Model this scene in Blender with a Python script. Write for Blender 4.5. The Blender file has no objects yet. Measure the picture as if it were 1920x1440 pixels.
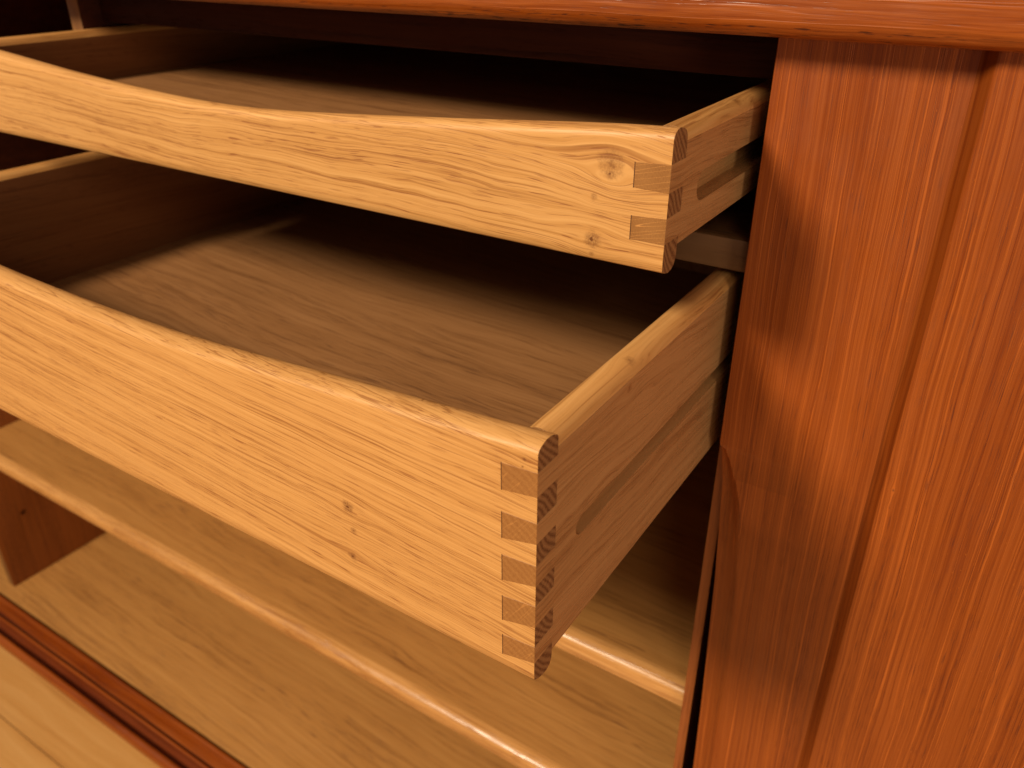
import bpy, bmesh, math, random
from mathutils import Vector
random.seed(4)
R = math.radians
sc = bpy.context.scene
col = sc.collection

# ---------------------------------------------------------------- camera, world, lamps, exposure
cam_d = bpy.data.cameras.new("camera")
cam = bpy.data.objects.new("camera", cam_d)
col.objects.link(cam)
cam.location = (0.1072, -0.1809, 0.2400)
cam.rotation_euler = (R(61.0606), R(0.0203), R(32.8187))
cam_d.lens = 28.8749
cam_d.sensor_width = 36.0
cam_d.clip_start = 0.01
cam_d.clip_end = 60
cam_d.dof.use_dof = True
cam_d.dof.focus_distance = 0.315
cam_d.dof.aperture_fstop = 13.0
sc.camera = cam

w = bpy.data.worlds.new("World")
sc.world = w
w.use_nodes = True
bg = w.node_tree.nodes["Background"]
bg.inputs[0].default_value = (1.0, 0.84, 0.70, 1)
bg.inputs[1].default_value = 0.14

def lamp(name, loc, aim, size, power, colour):
    d = bpy.data.lights.new(name, 'AREA')
    d.shape = 'DISK'; d.size = size; d.energy = power; d.color = colour
    o = bpy.data.objects.new(name, d); col.objects.link(o)
    o.location = loc
    o.rotation_euler = (Vector(aim) - Vector(loc)).to_track_quat('-Z', 'Y').to_euler()
    return o
lamp("ceiling_lamp", (-0.88, -1.60, 1.42), (0, 0.05, 0), 0.52, 63, (1.0, 0.83, 0.60))
lamp("side_fill_high", (0.95, -1.30, 1.15), (0, 0.1, 0), 0.60, 5.5, (1.0, 0.80, 0.58))  # unseen fill, added to lift the drawers' shadow on the door
lamp("side_fill_low", (1.05, -0.50, 0.10), (0, 0.1, 0.05), 0.36, 4.2, (1.0, 0.80, 0.58))  # unseen low fill, added to brighten drawer sides but not their insides

sc.view_settings.view_transform = 'Standard'
sc.view_settings.look = 'None'
sc.view_settings.exposure = 0.0
sc.view_settings.gamma = 1.0
sc.cycles.use_denoising = True
sc.cycles.max_bounces = 6
sc.cycles.diffuse_bounces = 2

# ---------------------------------------------------------------- node helpers
class NT:
    def __init__(s, name):
        s.m = bpy.data.materials.new(name); s.m.use_nodes = True
        s.t = s.m.node_tree; s.n = s.t.nodes
        s.b = s.n["Principled BSDF"]
    def put(s, sock, v):
        if isinstance(v, bpy.types.NodeSocket): s.t.links.new(v, sock)
        else: sock.default_value = v
    def math(s, op, a, b=0.0, c=None, clamp=False):
        nd = s.n.new("ShaderNodeMath"); nd.operation = op; nd.use_clamp = clamp
        s.put(nd.inputs[0], a); s.put(nd.inputs[1], b)
        if c is not None: s.put(nd.inputs[2], c)
        return nd.outputs[0]
    def add(s, a, b): return s.math('ADD', a, b)
    def mul(s, a, b): return s.math('MULTIPLY', a, b)
    def sub(s, a, b): return s.math('SUBTRACT', a, b)
    def vec(s, x, y, z):
        nd = s.n.new("ShaderNodeCombineXYZ")
        s.put(nd.inputs[0], x); s.put(nd.inputs[1], y); s.put(nd.inputs[2], z)
        return nd.outputs[0]
    def coords(s):
        tc = s.n.new("ShaderNodeTexCoord"); sp = s.n.new("ShaderNodeSeparateXYZ")
        s.t.links.new(tc.outputs['Object'], sp.inputs[0])
        return sp.outputs[0], sp.outputs[1], sp.outputs[2]
    def noise(s, v, scale=1.0, detail=2.0, rough=0.5, dist=0.0):
        nd = s.n.new("ShaderNodeTexNoise")
        s.put(nd.inputs['Vector'], v); nd.inputs['Scale'].default_value = scale
        nd.inputs['Detail'].default_value = detail; nd.inputs['Roughness'].default_value = rough
        nd.inputs['Distortion'].default_value = dist
        return nd.outputs[0]
    def ss(s, v, lo, hi, a=0.0, b=1.0):
        nd = s.n.new("ShaderNodeMapRange"); nd.interpolation_type = 'SMOOTHSTEP'
        s.put(nd.inputs[0], v)
        for i, q in enumerate((lo, hi, a, b)): nd.inputs[i + 1].default_value = q
        return nd.outputs[0]
    def ramp(s, v, stops):
        nd = s.n.new("ShaderNodeValToRGB"); s.put(nd.inputs[0], v)
        e = nd.color_ramp.elements
        while len(e) < len(stops): e.new(0.5)
        for k, (p, c) in enumerate(stops):
            e[k].position = p; e[k].color = (*c, 1)
        return nd.outputs[0]
    def mix(s, f, a, b, mode='MIX'):
        nd = s.n.new("ShaderNodeMix"); nd.data_type = 'RGBA'; nd.blend_type = mode
        s.put(nd.inputs[0], f)
        for i, q in ((6, a), (7, b)):
            if isinstance(q, tuple): q = (*q, 1) if len(q) == 3 else q
            s.put(nd.inputs[i], q)
        return nd.outputs[2]
    def finish(s, colour, rough, bump_h=None, bump_s=0.3, bump_d=0.0005, spec=0.5, coat=0.0):
        s.put(s.b.inputs['Base Color'], colour)
        s.put(s.b.inputs['Roughness'], rough)
        s.b.inputs['Specular IOR Level'].default_value = spec
        if coat:
            s.b.inputs['Coat Weight'].default_value = coat
            s.b.inputs['Coat Roughness'].default_value = 0.18
        if bump_h is not None:
            bp = s.n.new("ShaderNodeBump"); bp.inputs['Strength'].default_value = bump_s
            bp.inputs['Distance'].default_value = bump_d
            s.put(bp.inputs['Height'], bump_h)
            s.t.links.new(bp.outputs[0], s.b.inputs['Normal'])
        return s.m

def wood(name, axes, pal, seed=0.0, tilt=0.0, slant=0.0, knots=(), streak=420.0, along=14.0, ring=95.0, ring_amt=0.55,
         pore=0.6, pore_f=900.0, pore_l=110.0, rough=0.42, bump=0.35, warp=0.004, spec=0.4, coat=0.0, flecks=0.0, big=0.25,
         lines=230.0, line_w=0.045, line_amt=0.55, line_light=False, st_amt=1.2):
    """axes: order of (along the grain, across the face, into the board), e.g. 'XZY'. pal: dark, mid, light, pore colours.
    knots: (u, v, radius, darkness) in board coordinates."""
    s = NT(name)
    c = dict(zip('XYZ', s.coords()))
    u, v, q = (c[a] for a in axes)
    v = s.add(s.add(v, s.mul(q, slant)), s.mul(u, tilt))
    u = s.add(u, seed)
    # slow wander of the grain
    wn = s.noise(s.vec(s.mul(u, 3.5), s.mul(v, 14.0), s.mul(q, 8.0)), 1.0, 2.0)
    vw = s.add(v, s.mul(s.sub(wn, 0.5), warp * 4))
    wn2 = s.noise(s.vec(s.mul(u, 22.0), s.mul(v, 60.0), s.mul(q, 30.0)), 1.0, 2.0)
    vw = s.add(vw, s.mul(s.sub(wn2, 0.5), warp * 0.8))
    kd = None
    for (ku, kv, kr, dark) in knots:
        ku += seed; kv += tilt * (ku - seed)
        du = s.sub(u, ku); dv = s.sub(v, kv)
        g = s.math('EXPONENT', s.mul(s.add(s.math('POWER', s.mul(s.math('ABSOLUTE', du), 1 / (kr * 3.4)), 2.0),
                                        s.math('POWER', s.mul(s.math('ABSOLUTE', dv), 1 / (kr * 1.9)), 2.0)), -1.0))
        vw = s.sub(vw, s.mul(s.mul(dv, g), 0.72))
        wob = s.mul(s.sub(s.noise(s.vec(s.mul(u, 500.0), s.mul(v, 500.0), 3.0), 1.0, 2.0), 0.5), kr * 0.9)
        r = s.add(s.math('SQRT', s.add(s.mul(s.mul(du, du), 0.9), s.mul(dv, dv))), wob)
        d = s.mul(s.ss(r, kr * 0.35, kr * 1.05, 1.0, 0.0), dark)
        core = s.mul(s.ss(r, kr * 0.05, kr * 0.38, 1.0, 0.0), dark)
        d = s.math('MAXIMUM', s.mul(s.mul(d, 0.62), s.ss(s.noise(s.vec(s.mul(u, 1400.0), s.mul(v, 1400.0), 1.0), 1.0, 2.0), 0.30, 0.62, 0.45, 1.0)), core)
        kd = d if kd is None else s.math('MAXIMUM', kd, d)
    # growth bands
    rn = s.noise(s.vec(s.mul(u, 1.6), s.mul(vw, ring), s.mul(q, ring * 0.3)), 1.0, 3.0, 0.55)
    # fine streaks, two widths
    st = s.noise(s.vec(s.mul(u, along), s.mul(vw, streak), s.mul(q, streak * 0.5)), 1.0, 3.0, 0.6)
    st2 = s.noise(s.vec(s.mul(u, along * 3.0), s.mul(vw, streak * 2.8), s.mul(q, streak)), 1.0, 2.0, 0.5)
    bigp = s.noise(s.vec(s.mul(u, 6.0), s.mul(vw, 24.0), s.mul(q, 9.0)), 1.0, 2.0)
    # long thin contour lines
    ln = s.noise(s.vec(s.mul(u, along * .45), s.mul(vw, lines), s.mul(q, lines * 0.4)), 1.0, 1.0, 0.5)
    lg = s.noise(s.vec(s.mul(u, along * 1.6), s.mul(vw, lines * .8), 7.0), 1.0, 1.0, 0.5)
    lm = s.mul(s.ss(s.math('ABSOLUTE', s.sub(ln, 0.5)), 0.0, line_w, 1.0, 0.0), s.ss(lg, 0.40, 0.62))
    t = s.add(s.mul(s.sub(rn, 0.5), ring_amt * 2), s.mul(s.sub(st, 0.5), st_amt))
    t = s.add(t, s.mul(s.sub(st2, 0.5), 0.9))
    t = s.add(t, s.mul(s.sub(bigp, 0.5), big * 2))
    t = s.add(t, 0.5)
    base = s.ramp(t, [(0.0, pal[0]), (0.42, pal[1]), (1.0, pal[2])])
    base = s.mix(s.mul(lm, line_amt), base, tuple(c * 1.3 for c in pal[2]) if line_light else tuple(i * .5 + j * .5 for i, j in zip(pal[0], pal[3])))
    # pores: short dark dashes, gathered in the darker bands
    pn = s.noise(s.vec(s.mul(u, pore_l), s.mul(vw, pore_f), s.mul(q, pore_f)), 1.0, 1.0, 0.4)
    gate = s.ss(s.add(s.mul(rn, 0.6), s.mul(st, 0.4)), 0.40, 0.58, 1.0, 0.1)
    pm = s.mul(s.ss(pn, 0.575, 0.675), gate)
    base = s.mix(s.mul(pm, pore), base, pal[3])
    sm = s.noise(s.vec(s.mul(u, 38.0), s.mul(v, 60.0), s.mul(q, 50.0)), 1.0, 4.0, 0.65)
    rg = s.add(s.add(rough - 0.16, s.mul(st, 0.20)), s.mul(s.sub(sm, 0.5), 0.35))
    rg = s.add(rg, s.mul(pm, 0.2)); rg = s.add(rg, 0.05)
    if kd is not None:
        base = s.mix(kd, base, (0.13, 0.036, 0.011))
    if flecks:
        fn = s.noise(s.vec(s.mul(u, 420.0), s.mul(v, 1500.0), 5.0), 1.0, 1.0)
        fm = s.ss(fn, 0.735, 0.78)
        base = s.mix(s.mul(fm, flecks), base, pal[2])
        rg = s.sub(rg, s.mul(fm, 0.15))
    sgn = 0.5 if line_light else -0.4
    h = s.add(s.sub(s.add(s.mul(st, 0.6), s.mul(st2, 0.3)), s.mul(pm, 0.4)), s.mul(lm, sgn))
    return s.finish(base, rg, h, bump, 0.0005, spec, coat)

def endgrain(name, ax, dark, light, angle, seed, rays=1.0, pitch=330.0, bands=.10):
    """End grain: curved pore rows with pale rays across them. ax: the two axes of the face."""
    s = NT(name)
    c = dict(zip('XYZ', s.coords()))
    a, b = s.add(c[ax[0]], seed), c[ax[1]]
    ca, sa = math.cos(angle), math.sin(angle)
    p = s.add(s.mul(a, ca), s.mul(b, sa)); r = s.sub(s.mul(b, ca), s.mul(a, sa))
    bend = s.noise(s.vec(s.mul(a, 60.0), s.mul(b, 60.0), 0.0), 1.0, 1.0)
    p = s.add(p, s.mul(s.sub(bend, 0.5), 0.006))
    band = s.math('SINE', s.mul(p, pitch * 6.283))
    gr = s.noise(s.vec(s.mul(p, 2600.0), s.mul(r, 900.0), 0.0), 1.0, 2.0)
    t = s.add(s.mul(band, bands), s.add(0.10, s.mul(gr, 0.85)))
    base = s.ramp(t, [(0.15, dark), (0.5, tuple(0.5 * (i + j) for i, j in zip(dark, light))), (0.95, light)])
    rn = s.noise(s.vec(s.mul(p, 20.0), s.mul(r, 420.0), seed * 10), 1.0, 0.0)
    rm = s.mul(s.ss(s.math('ABSOLUTE', s.sub(rn, 0.5)), 0.0, 0.016, 1.0, 0.0), 0.65 * rays)
    base = s.mix(rm, base, tuple(min(1, i * 1.9) for i in light))
    return s.finish(base, 0.5, t, 0.25, 0.0004, 0.3)

def dim(p, k): return [tuple(c * k for c in e) for e in p]
OAK = [(0.370, 0.155, 0.040), (0.630, 0.312, 0.096), (0.775, 0.422, 0.150), (0.300, 0.100, 0.024)]
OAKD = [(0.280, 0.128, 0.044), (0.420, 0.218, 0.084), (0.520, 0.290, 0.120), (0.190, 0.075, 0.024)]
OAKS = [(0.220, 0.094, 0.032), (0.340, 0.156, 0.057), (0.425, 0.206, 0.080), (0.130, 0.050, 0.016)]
OAKW = [(0.305, 0.134, 0.036), (0.470, 0.220, 0.060), (0.560, 0.278, 0.082), (0.150, 0.055, 0.016)]
TEAK = [(0.145, 0.020, 0.0018), (0.250, 0.050, 0.0042), (0.380, 0.094, 0.0125), (0.050, 0.007, 0.002)]
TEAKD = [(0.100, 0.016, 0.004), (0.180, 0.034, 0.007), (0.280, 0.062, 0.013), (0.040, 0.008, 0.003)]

M = {}
M['front_mid'] = wood('oak_front_wide', 'XZY', OAK, 0.3, 0.07, .6, [(-.0855, .0436, .0036, 1.0), (-.0838, .0325, .0022, .7), (-.0862, .0184, .0026, .95), (-.0049, .0955, .0009, 1.0), (-.0056, .0925, .0006, 1.0)],
                      streak=720, along=6.5, ring=130, ring_amt=.38, warp=.0032, pore=.85, pore_f=1900, pore_l=75, lines=560, line_amt=.75, bump=.35, rough=.45, big=.15)
M['front_top'] = wood('oak_front_knotty', 'XZY', OAK, 2.7, 0.03, .6, [(-.0227, .0370, .0066, .62), (-.0231, .0335, .0030, .9), (-.0290, .0075, .0042, .9), (-.0292, .0240, .0018, .6), (-.0290, .0020, .0014, .6)],
                      streak=560, along=6.5, ring=140, ring_amt=.45, warp=.0052, pore=.85, pore_f=1800, pore_l=75, lines=430, line_amt=.75, bump=.3, rough=.45, big=.15)
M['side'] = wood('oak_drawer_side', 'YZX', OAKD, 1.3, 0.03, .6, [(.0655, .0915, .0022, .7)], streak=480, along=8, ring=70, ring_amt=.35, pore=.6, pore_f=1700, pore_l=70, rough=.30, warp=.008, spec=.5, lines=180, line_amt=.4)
M['side_top'] = wood('oak_side_edge', 'YXZ', OAK, 4.1, 0.0, 0.0, [(.0725, -.004, .003, .55)], streak=420, along=6, ring=110, pore=.6, pore_f=1300, pore_l=60, rough=.36, bump=.2)
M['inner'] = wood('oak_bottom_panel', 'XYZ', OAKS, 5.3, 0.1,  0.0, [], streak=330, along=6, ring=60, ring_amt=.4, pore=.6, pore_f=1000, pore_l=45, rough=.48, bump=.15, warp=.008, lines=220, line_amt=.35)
M['shelf'] = wood('oak_shelf', 'XYZ', OAKW, 7.7, 0.04,  0.0, [], streak=260, along=5, ring=44, ring_amt=.4, pore=.5, pore_f=800, pore_l=40, rough=.36, bump=.1, warp=.006, spec=.5, lines=150, line_amt=.3)
M['lip'] = wood('oak_shelf_lip', 'XYZ', OAK, 9.1, 0.0,  0.0, [], streak=420, along=7, ring=60, pore=.6, pore_f=1300, pore_l=60, rough=.30, bump=.45, warp=.003, spec=.6)
M['panel'] = wood('teak_inner_wall', 'ZYX', [(0.20, 0.050, 0.006), (0.27, 0.075, 0.010), (0.33, 0.095, 0.014), (0.06, .015, .003)], 3.9, 0.0,  0.0, [], streak=150, along=4, ring=40, pore=.3, rough=.55, bump=.1)
M['dark'] = wood('shaded_inner_board', 'XZY', dim(TEAKD, .25), 3.9, 0.0,  0.0, [], streak=150, along=4, ring=40, pore=.3, rough=.7, bump=.1, spec=.2)  # deep shade of the drawer bays put into the board colour
M['edge'] = wood('oak_edge_lipping', 'ZXY', [(0.17, 0.070, .020), (0.23, 0.10, .030), (0.28, 0.13, .04), (0.14, .05, .012)], 6.2, 0,  0.0, [], streak=400, rough=.4)
M['edge_red'] = wood('teak_edge_lipping', 'ZXY', [(0.20, 0.050, .012), (0.28, 0.078, .018), (0.36, 0.11, .026), (0.1, .02, .005)], 6.2, 0,  0.0, [], streak=400, rough=.4)
M['door'] = wood('teak_door', 'ZXY', TEAK, 1.9, 0.012,  0.0, [(0.024, .089, .0009, .8), (.0145, .0895, .0006, .5)], streak=600, along=3.4, ring=110, ring_amt=.20, st_amt=1.1,
                 pore=.45, pore_f=2600, pore_l=80, rough=.42, bump=.35, warp=.0020, spec=.45, flecks=.9, big=.2, lines=620, line_w=.045, line_amt=.75, line_light=True)
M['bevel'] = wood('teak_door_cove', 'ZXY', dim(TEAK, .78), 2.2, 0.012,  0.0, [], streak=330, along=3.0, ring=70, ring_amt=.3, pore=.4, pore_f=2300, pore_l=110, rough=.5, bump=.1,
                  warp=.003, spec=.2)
M['top'] = wood('teak_top_edge', 'XZY', TEAK, 8.4, 0.0,  0.0, [], streak=620, along=14, ring=150, ring_amt=.3, st_amt=1.1, pore=1.0, pore_f=1700, pore_l=150, rough=.34,
                bump=.4, warp=.002, spec=.5, flecks=.6, lines=300, line_light=True, line_amt=.4)
M['rail'] = wood('teak_rail', 'XYZ', TEAKD, 11.0, 0.0,  0.0, [], streak=250, along=5, ring=60, pore=.4, rough=.36, bump=.2, warp=.001, spec=.5)
M['rail_lip'] = wood('teak_rail_lip', 'XYZ', TEAK, 12.0, 0.0,  0.0, [], streak=250, along=5, ring=60, pore=.3, rough=.32, bump=.2, warp=.001, spec=.5)
M['floor'] = wood('oak_floor', 'XYZ', [(0.54, 0.25, 0.070), (0.67, 0.34, 0.100), (0.75, 0.41, 0.14), (0.4, 0.17, 0.05)], 14.0, 0.0,  0.0, [], streak=60, along=2, ring=18, pore=.2,
                  rough=.4, bump=.05, warp=.01, lines=40, line_amt=.25)
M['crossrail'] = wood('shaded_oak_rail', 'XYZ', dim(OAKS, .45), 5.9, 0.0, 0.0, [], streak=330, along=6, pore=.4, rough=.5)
M['gap'] = NT('floor_joint_grey').finish((0.13, 0.13, 0.135, 1), 0.8)
M['end_pin'] = endgrain('oak_end_grain_bright', 'XZ', (0.25, 0.095, 0.024), (0.42, 0.190, 0.056), 0.95, 0.0, .35, 420.0)
M['end_pin_top'] = endgrain('oak_end_grain_rays', 'XZ', (0.25, 0.100, 0.026), (0.40, 0.185, 0.055), 0.25, 3.0, 1.0, 60.0)
M['end_dark'] = endgrain('oak_end_grain_shade', 'YZ', (0.11, 0.042, 0.015), (0.33, 0.165, 0.066), 0.7, 5.0, 0.5, 400.0, .26)

# ---------------------------------------------------------------- mesh helpers
def link(name, bm, mats, parent=None, smooth=True, angle=35):
    me = bpy.data.meshes.new(name)
    bmesh.ops.recalc_face_normals(bm, faces=bm.faces)
    if smooth:
        for f in bm.faces: f.smooth = True
    bm.to_mesh(me); bm.free()
    if smooth: me.set_sharp_from_angle(angle=R(angle))
    for m in (mats if isinstance(mats, (list, tuple)) else [mats]): me.materials.append(m)
    o = bpy.data.objects.new(name, me); col.objects.link(o)
    if parent: o.parent = parent
    return o

def box(name, x0, x1, y0, y1, z0, z1, mats, parent=None, bev=0.0008, seg=2, pick=None):
    bm = bmesh.new()
    vs = [bm.verts.new((x, y, z)) for x in (x0, x1) for y in (y0, y1) for z in (z0, z1)]
    for f in ((0, 1, 3, 2), (4, 6, 7, 5), (0, 4, 5, 1), (2, 3, 7, 6), (0, 2, 6, 4), (1, 5, 7, 3)):
        bm.faces.new([vs[i] for i in f])
    bmesh.ops.recalc_face_normals(bm, faces=bm.faces)
    if bev: bmesh.ops.bevel(bm, geom=list(bm.edges), offset=bev, segments=seg, affect='EDGES', profile=0.5)
    bm.normal_update()
    if pick:
        for f in bm.faces: f.material_index = pick(f.normal, f.calc_center_median())
    return link(name, bm, mats, parent)

def sweep(name, stations, mats, parent=None, pick=None, angle=35):
    """Closed profiles (lists of points of equal length) joined one after another, capped at both ends."""
    bm = bmesh.new()
    rows = [[bm.verts.new(p) for p in st] for st in stations]
    n = len(rows[0])
    for a, b in zip(rows, rows[1:]):
        for i in range(n): bm.faces.new((a[i], a[(i + 1) % n], b[(i + 1) % n], b[i]))
    bm.faces.new(rows[0]); bm.faces.new(rows[-1][::-1])
    bmesh.ops.recalc_face_normals(bm, faces=bm.faces); bm.normal_update()
    if pick:
        for f in bm.faces: f.material_index = pick(f.normal, f.calc_center_median())
    return link(name, bm, mats, parent, angle=angle)

def carve(o, cutter):
    m = o.modifiers.new("cut", 'BOOLEAN'); m.object = cutter; m.operation = 'DIFFERENCE'; m.solver = 'EXACT'
    bpy.context.view_layer.update()
    dg = bpy.context.evaluated_depsgraph_get()
    me = bpy.data.meshes.new_from_object(o.evaluated_get(dg))
    o.modifiers.clear(); o.data = me
    me.set_sharp_from_angle(angle=R(30))
    bpy.data.objects.remove(cutter, do_unlink=True)

def empty(name, loc, label, cat, group=None):
    o = bpy.data.objects.new(name, None); col.objects.link(o)
    o.location = loc; o.empty_display_size = 0.02
    o['label'] = label; o['category'] = cat
    if group: o['group'] = group
    return o

# ---------------------------------------------------------------- floor
fl = box('floor', -2.6, 1.6, -2.2, 1.4, -0.800, -0.764, M['gap'], bev=0)
fl['kind'] = 'structure'
PW = 0.118
y = 0.098 - PW * 12
k = 0
while y < 1.0:
    x = -2.6 - (k * 0.37) % 0.4
    while x < 1.6:
        x1 = x + 2.3
        a, b = max(x, -2.6), min(x1, 1.6)
        if b - a > 0.02:
            box('plank', a + .0004, b - .0004, y + .0006, y + PW - .0006, -0.7638, -0.7600, M['floor'], fl, 0.0004, 1)
        x = x1
    y += PW; k += 1

# ---------------------------------------------------------------- sideboard
XL, XR, XM = -0.972, 0.003, -0.484     # bay between the two partitions; middle partition
YF, YB = 0.181, 0.60
sb = empty('sideboard', (-0.2, 0.35, -0.76), 'tall teak sideboard standing open with drawers pulled out and a closed teak door at right', 'sideboard')
O = Vector(sb.location)
def part(o):
    o.parent = sb
    o.location = -O
    return o

# top board: thick slab whose front edge is rounded underneath
def top_prof(x):
    pts = [(.60, .2048), (.60, .240), (.1490, .240)]
    for k in range(7):
        t = k / 6 * math.pi / 2
        pts.append((.1490 - .0045 * math.sin(t) , .2365 + .0035 * math.cos(t)))
    pts.append((.1441, .2146))
    for k in range(9):
        t = k / 8 * math.pi / 2
        pts.append((.1510 - .0070 * math.cos(t), .2124 - .0076 * math.sin(t)))
    return [(x, a, b) for a, b in pts]
part(sweep('top_board', [top_prof(x) for x in (-1.55, -.5, 0, .5, .62)], [M['top']]))
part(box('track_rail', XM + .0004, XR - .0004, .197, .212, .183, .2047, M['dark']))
# outer ends, back, bottom
def edge_pick(n, c): return 1 if n.y < -.5 else 0
part(box('side_panel', -1.500, -1.480, YF - .03, YB, -.5822, .2040, [M['panel'], M['edge']], pick=edge_pick, bev=.001))
end_l = part(box('partition', XL - .012, XL, YF - .002, YB - .0125, -.5822, -.1882, [M['panel'], M['edge']], pick=edge_pick, bev=.001))
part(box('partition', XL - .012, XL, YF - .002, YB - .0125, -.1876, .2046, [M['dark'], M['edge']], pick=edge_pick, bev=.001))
hole_bm = bmesh.new()
bmesh.ops.create_cone(hole_bm, cap_ends=True, segments=20, radius1=.0042, radius2=.0042, depth=.016)
bmesh.ops.rotate(hole_bm, verts=hole_bm.verts, matrix=__import__('mathutils').Matrix.Rotation(R(90), 3, 'Y'))
bmesh.ops.translate(hole_bm, verts=hole_bm.verts, vec=(XL + .001, .2233, -.4769))
hc = link('cutter', hole_bm, M['panel'])
hc.parent = sb; hc.location = -O
carve(end_l, hc)
part(box('side_panel', .600, .618, YF - .03, YB, -.5822, .2040, [M['panel'], M['edge']], pick=edge_pick, bev=.001))
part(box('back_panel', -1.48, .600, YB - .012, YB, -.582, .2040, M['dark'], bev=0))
part(box('bottom_board', -1.500, .618, .1635, YB - .013, -.600, -.5825, M['shelf'], bev=.001))
# partitions
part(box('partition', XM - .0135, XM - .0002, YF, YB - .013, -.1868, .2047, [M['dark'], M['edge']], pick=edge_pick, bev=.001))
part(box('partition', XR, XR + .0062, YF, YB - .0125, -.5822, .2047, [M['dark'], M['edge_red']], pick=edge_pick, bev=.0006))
# fixed shelf under the drawers and its rounded lip
def shelf_prof(x, y0, z1, th, r, yb):
    pts = [(yb, z1 - th), (yb, z1), (y0 + r * 1.5, z1)]
    for k in range(1, 13):
        t = k / 12 * math.pi / 2
        pts.append((y0 + r * 1.5 * (1 - math.sin(t)), z1 - r * (1 - math.cos(t))))
    pts += [(y0, z1 - th + .002), (y0 + .0006, z1 - th + .0006), (y0 + .002, z1 - th)]
    return [(x, a, b) for a, b in pts]
def lip_pick(y0, r): return lambda n, c: 1 if c.y < y0 + r * 1.6 and c.y < .3 and abs(n.x) < .5 else 0
part(sweep('shelf', [shelf_prof(x, .187, -.1878, .0165, .0065, YB - .013) for x in (XL, -.5, XR - .0002)], [M['shelf'], M['lip']], pick=lip_pick(.187, .0065)))
# rail between the drawers, runners
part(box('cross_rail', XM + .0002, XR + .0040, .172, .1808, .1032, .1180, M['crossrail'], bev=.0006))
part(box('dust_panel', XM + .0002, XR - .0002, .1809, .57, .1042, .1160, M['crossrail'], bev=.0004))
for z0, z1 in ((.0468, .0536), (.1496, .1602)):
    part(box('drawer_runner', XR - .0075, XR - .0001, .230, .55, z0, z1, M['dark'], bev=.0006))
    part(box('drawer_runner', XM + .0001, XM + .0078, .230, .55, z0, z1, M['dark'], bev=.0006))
# bottom front rail with the two door tracks
rp = [(.1630, -.600), (.1630, -.5885), (.1598, -.5885), (.1598, -.5822), (.1592, -.5816), (.1558, -.5816), (.1552, -.5822), (.1550, -.5870),
      (.1400, -.5870), (.1380, -.5880), (.1378, -.5822), (.1372, -.5816), (.1346, -.5816), (.1340, -.5822), (.1338, -.5930), (.1206, -.5930),
      (.1202, -.5826), (.1195, -.5818), (.1170, -.5818), (.1140, -.5836), (.1122, -.5870), (.1118, -.5930), (.1130, -.5975), (.1165, -.6000)]
def rail_pick(n, c): return 1 if (c.y < .1206) or (.134 < c.y < .160) else 0
part(sweep('bottom_rail', [[(x, a, b) for a, b in rp] for x in (-1.52, -.5, 0, .618)], [M['rail'], M['rail_lip']], pick=rail_pick, angle=50))
# legs
for lx in (-1.40, .50):
    for ly in (.21, .54):
        bm = bmesh.new()
        bmesh.ops.create_cone(bm, cap_ends=True, segments=24, radius1=.010, radius2=.018, depth=.160)
        bmesh.ops.translate(bm, verts=bm.verts, vec=(lx + (.0 if lx < 0 else .02), ly, -.680))
        part(link('leg', bm, M['rail']))

# ---------------------------------------------------------------- sliding door with a scooped finger pull
def lerp_tab(tab, z):
    if z >= tab[0][0]: return tab[0][1]
    for (a, va), (b, vb) in zip(tab, tab[1:]):
        if z >= b: return va + (vb - va) * (a - z) / (a - b)
    return tab[-1][1]
EDGE = [(.015, .0073), (.000, .0080), (-.020, .0092), (-.0407, .0105), (-.0808, .0128), (-.1734, .0162), (-.23, .0176), (-.30, .0186), (-.50, .0186), (-.56, .0073)]
CREST = [(.015, .0073), (.0125, .0105), (.006, .0138), (-.0032, .0171), (-.0181, .0212), (-.041, .0247), (-.0729, .0277), (-.1281, .0303), (-.23, .0308), (-.50, .0308), (-.56, .0073)]
zs = [.2046, .18, .14, .10, .06, .03] + [.016 - i * .0012 for i in range(28)] + [-.02 - i * .012 for i in range(24)] + [-.33, -.4, -.5, -.53, -.56, -.5815]
rows = []
for z in zs:
    xe, xc = lerp_tab(EDGE, z), lerp_tab(CREST, z)
    dep = min(.0100, max(0.0, (xc - xe)) * .85)
    pts = [(.500, .1765), (xe + .0006, .1765), (xe, .1759), (xe, .1656 + dep)]
    for k in range(1, 8):
        t = k / 8
        pts.append((xe + (xc - xe) * t + .0004, .1650 + dep * (1 - t ** 1.7)))
    pts += [(xc + .0012, .1650), (.078, .1650), (.0788, .1648)]
    for k in range(1, 8):
        t = k / 8
        pts.append((.0790 + .0064 * t, .1650 - .0080 * (t * t * (3 - 2 * t) * .6 + t * .4)))
    pts += [(.0864, .1569), (.500, .1569)]
    rows.append([(a, b, z) for a, b in pts])
part(sweep('door', rows, [M['door'], M['bevel']], pick=lambda n, c: 1 if .0789 < c.x < .0855 and c.y < .17 and abs(n.z) < .5 else 0, angle=40))

# ---------------------------------------------------------------- loose middle shelf
sh = sweep('shelf', [[(p[0] + .48, p[1] - .3, p[2] + .358) for p in shelf_prof(x, .187, -.3420, .0170, .0070, YB - .014)] for x in (XL + .0004, -.5, XR - .0012)],
           [M['shelf'], M['lip']], pick=lambda n, c: 1 if c.y < .187 - .3 + .0120 and abs(n.x) < .5 else 0)
sh.location = (-.48, .3, -.358)
sh['label'] = 'wide oak shelf board with rounded lip, lying above the bottom of the cabinet'
sh['category'] = 'shelf'

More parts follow.
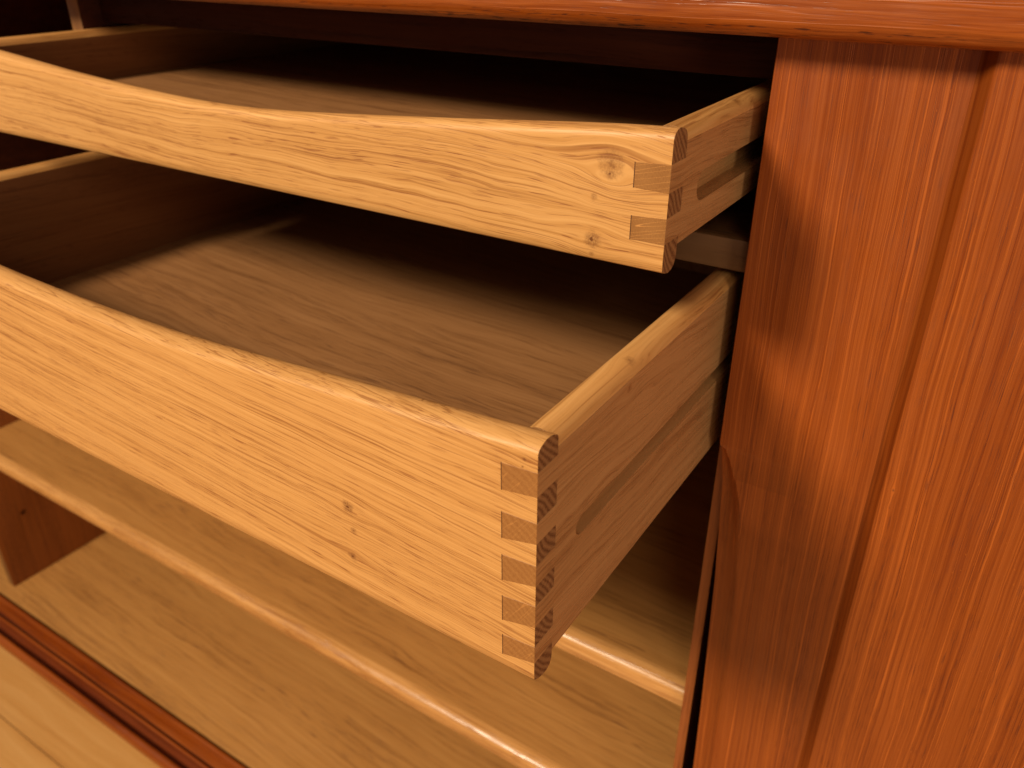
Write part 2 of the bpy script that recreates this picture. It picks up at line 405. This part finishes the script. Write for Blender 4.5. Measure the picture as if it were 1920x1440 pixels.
# ---------------------------------------------------------------- drawers
W, T, TF, DEP = .4815, .0135, .0126, .385
def drawer(loc, H, top_p, bot_p, side_z, floor_z, sag, mix, fingers, mats, groove, label):
    d = empty('drawer', loc, label, 'drawer', 'oak tray drawers pulled out of the sideboard')
    mf, me, ms = mats
    N = 72
    def prof(x):
        t = min(1.0, max(0.0, -x / W)); s_ = math.sin(math.pi * t)
        drop = sag * (mix * s_ + (1 - mix) * s_ * s_)
        drop += .00022 * math.sin(x * 41 + H * 90) * min(1, 12 * t) * min(1, 12 * (1 - t))
        up = [(a, b - drop) for a, b in top_p]
        return [(x, a, b) for a, b in [(0, .004)] + [(0, H * .5)] + up + [(TF, H * .5)] + bot_p]
    sweep('front_panel', [prof(-W * i / N) for i in range(N + 1)], [mf, M['end_dark']], d, pick=lambda n, c: 1 if abs(n.x) > .9 else 0, angle=50)
    z0, z1 = side_z
    for sx in (0, 1):
        X = lambda v: (-v if sx == 0 else -W + v)
        def sp(y):
            pts = [(0, z0 + .0006)]
            for k in range(17):
                t = k / 16
                pts.append((T * (.5 - .5 * math.cos(math.pi * t)), z1 - .0044 * abs(math.cos(math.pi * t)) ** 2.6))
            pts += [(T, z0 + .0006), (T - .0006, z0), (.0006, z0)]
            return [(X(a), y, b) for a, b in pts]
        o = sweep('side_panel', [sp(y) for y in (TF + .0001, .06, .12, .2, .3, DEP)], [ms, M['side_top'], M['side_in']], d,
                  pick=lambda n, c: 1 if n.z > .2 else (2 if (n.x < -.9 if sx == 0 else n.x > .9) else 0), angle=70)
        g0, ga, gb = groove; slope = .0030 if H > .08 else .0012
        gc = bmesh.new()
        r = (gb - ga) / 2; n0 = 10
        ring = [(g0 + r - r * math.cos(a), (ga + gb) / 2 + r * math.sin(a)) for a in [math.pi * (-.5 + i / n0) for i in range(n0 + 1)]]
        ring += [(DEP + .05, gb), (DEP + .05, ga)]
        dx = (-.0062, .01) if sx == 0 else (-W - .01, -W + .0062)
        deep = 0 if sx == 0 else 1
        ra = [[gc.verts.new((x, a, (b + slope * max(0, (gb - b) / (gb - ga))) if i == deep else (b - slope * .6 * max(0, (gb - b) / (gb - ga))))) for a, b in ring] for i, x in enumerate(dx)]
        n = len(ring)
        for i in range(n): gc.faces.new((ra[0][i], ra[0][(i + 1) % n], ra[1][(i + 1) % n], ra[1][i]))
        gc.faces.new(ra[0]); gc.faces.new(ra[1][::-1])
        cut = link('cutter', gc, ms, d, smooth=False)
        carve(o, cut)
        o.data.materials.append(M['groove']); gi = len(o.data.materials) - 1
        for f in o.data.polygons:
            c = f.center; dpt = -c.x if sx == 0 else c.x + W
            if dpt > .0003 and dpt < T - .002 and ga - .004 < c.z < gb - .003 and c.y > g0: f.material_index = gi
        for (il, ih, ol, oh) in fingers:
            bm = bmesh.new()
            e = .00012
            xa, xb = T, -e
            vs = []
            for y in (-e, TF + .0002):
                vs += [bm.verts.new((X(xa), y, il)), bm.verts.new((X(xb), y, ol)), bm.verts.new((X(xb), y, oh)), bm.verts.new((X(xa), y, ih))]
            for f in ((0, 1, 2, 3), (4, 7, 6, 5), (0, 4, 5, 1), (1, 5, 6, 2), (2, 6, 7, 3), (3, 7, 4, 0)): bm.faces.new([vs[i] for i in f])
            bmesh.ops.recalc_face_normals(bm, faces=bm.faces)
            bmesh.ops.bevel(bm, geom=list(bm.edges), offset=.00012, segments=1, affect='EDGES')
            bm.normal_update()
            for f in bm.faces: f.material_index = 1 if f.normal.y < -.5 else 0
            link('dovetail', bm, [ms, me], d, smooth=False)
            # thin dark glue line at the inner end of the joint
            bm = bmesh.new()
            g = .00030
            vs = [bm.verts.new((X(T + g), -.00006, il - g * .3)), bm.verts.new((X(T), -.00006, il - g * .3)), bm.verts.new((X(T), -.00006, ih + g * .3)), bm.verts.new((X(T + g), -.00006, ih + g * .3))]
            back = [bm.verts.new((v.co.x, .0004, v.co.z)) for v in vs]
            bm.faces.new(vs)
            for i in range(4): bm.faces.new((vs[i], vs[(i + 1) % 4], back[(i + 1) % 4], back[i]))
            link('glue_line', bm, M['glue'], d, smooth=False)
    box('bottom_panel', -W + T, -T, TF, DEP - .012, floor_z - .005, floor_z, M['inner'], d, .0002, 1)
    box('back_panel', -W + T, -T, DEP - .012, DEP, z0 + .002, z1 - .004, ms, d, .001)
    return d
M['side_in'] = wood('shaded_oak_inner_face', 'YZX', dim([(0.250, 0.085, 0.026), (0.340, 0.125, 0.040), (0.400, 0.160, 0.055), (0.18, 0.06, 0.02)], .62), 23.0, 0.03, .6, [], streak=330, along=6, rough=.55, pore=.4, spec=.3)  # oak colour darkened to carry the shade inside the drawers
M['groove'] = wood('worn_groove', 'YZX', [(.33, .160, .055), (.46, .240, .088), (.54, .300, .115), (.3, .13, .04)], 21.0, 0, 0, [], streak=300, along=5, rough=.25, spec=.6, pore=.2)
M['glue'] = NT('glue_line_brown').finish((0.09, 0.03, 0.010, 1), 0.6)

mid_top = [(0, .0975), (.0000, .0990), (.0004, .0997), (.0014, .1006), (.003, .1013), (.005, .1018), (.007, .1018), (.009, .1014), (.011, .1005), (.0122, .0998), (TF, .0988)]
mid_bot = [(TF, .003), (.0124, .0004), (.0112, -.0018), (.0090, -.0028), (.006, -.0026), (.003, -.0016), (.0012, -.0005), (.0002, .0004)]
mid_f = [(.0805, .0912, .0825, .0920), (.0604, .0716, .0635, .0722), (.0418, .0532, .0452, .0543), (.0229, .0345, .0263, .0363), (.0059, .0157, .0088, .0169)]
drawer((0, 0, 0), .100, mid_top, mid_bot, (.0040, .0996), .0187, .0128, .75, mid_f, (M['front_mid'], M['end_pin'], M['side']), (.0275, .0455, .0550),
       'deep pale oak drawer with five dovetails, the lower one and pulled out farthest')
top_top = [(0, .0465), (0, .0478), (.0003, .0488), (.0012, .0500), (.0028, .0509), (.0048, .0513), (.0070, .0510), (.0090, .0504), (.0108, .0494), (.0120, .0480), (TF, .0460)]
top_bot = [(TF, .0060), (.0122, .0020), (.0108, -.0002), (.0086, -.0014), (.0056, -.0016), (.003, -.0010), (.0012, -.0003), (.0002, .0006)]
top_f = [(.0298, .0388, .0295, .0396), (.0106, .0196, .0107, .0204)]
drawer((0, .0862, .1299), .050, top_top, top_bot, (.0072, .0500), .0175, .0148, .5, top_f, (M['front_top'], M['end_pin_top'], M['side']), (.0270, .0188, .0312),
       'shallow knotty oak drawer with two dovetails, the upper one just below the teak top')
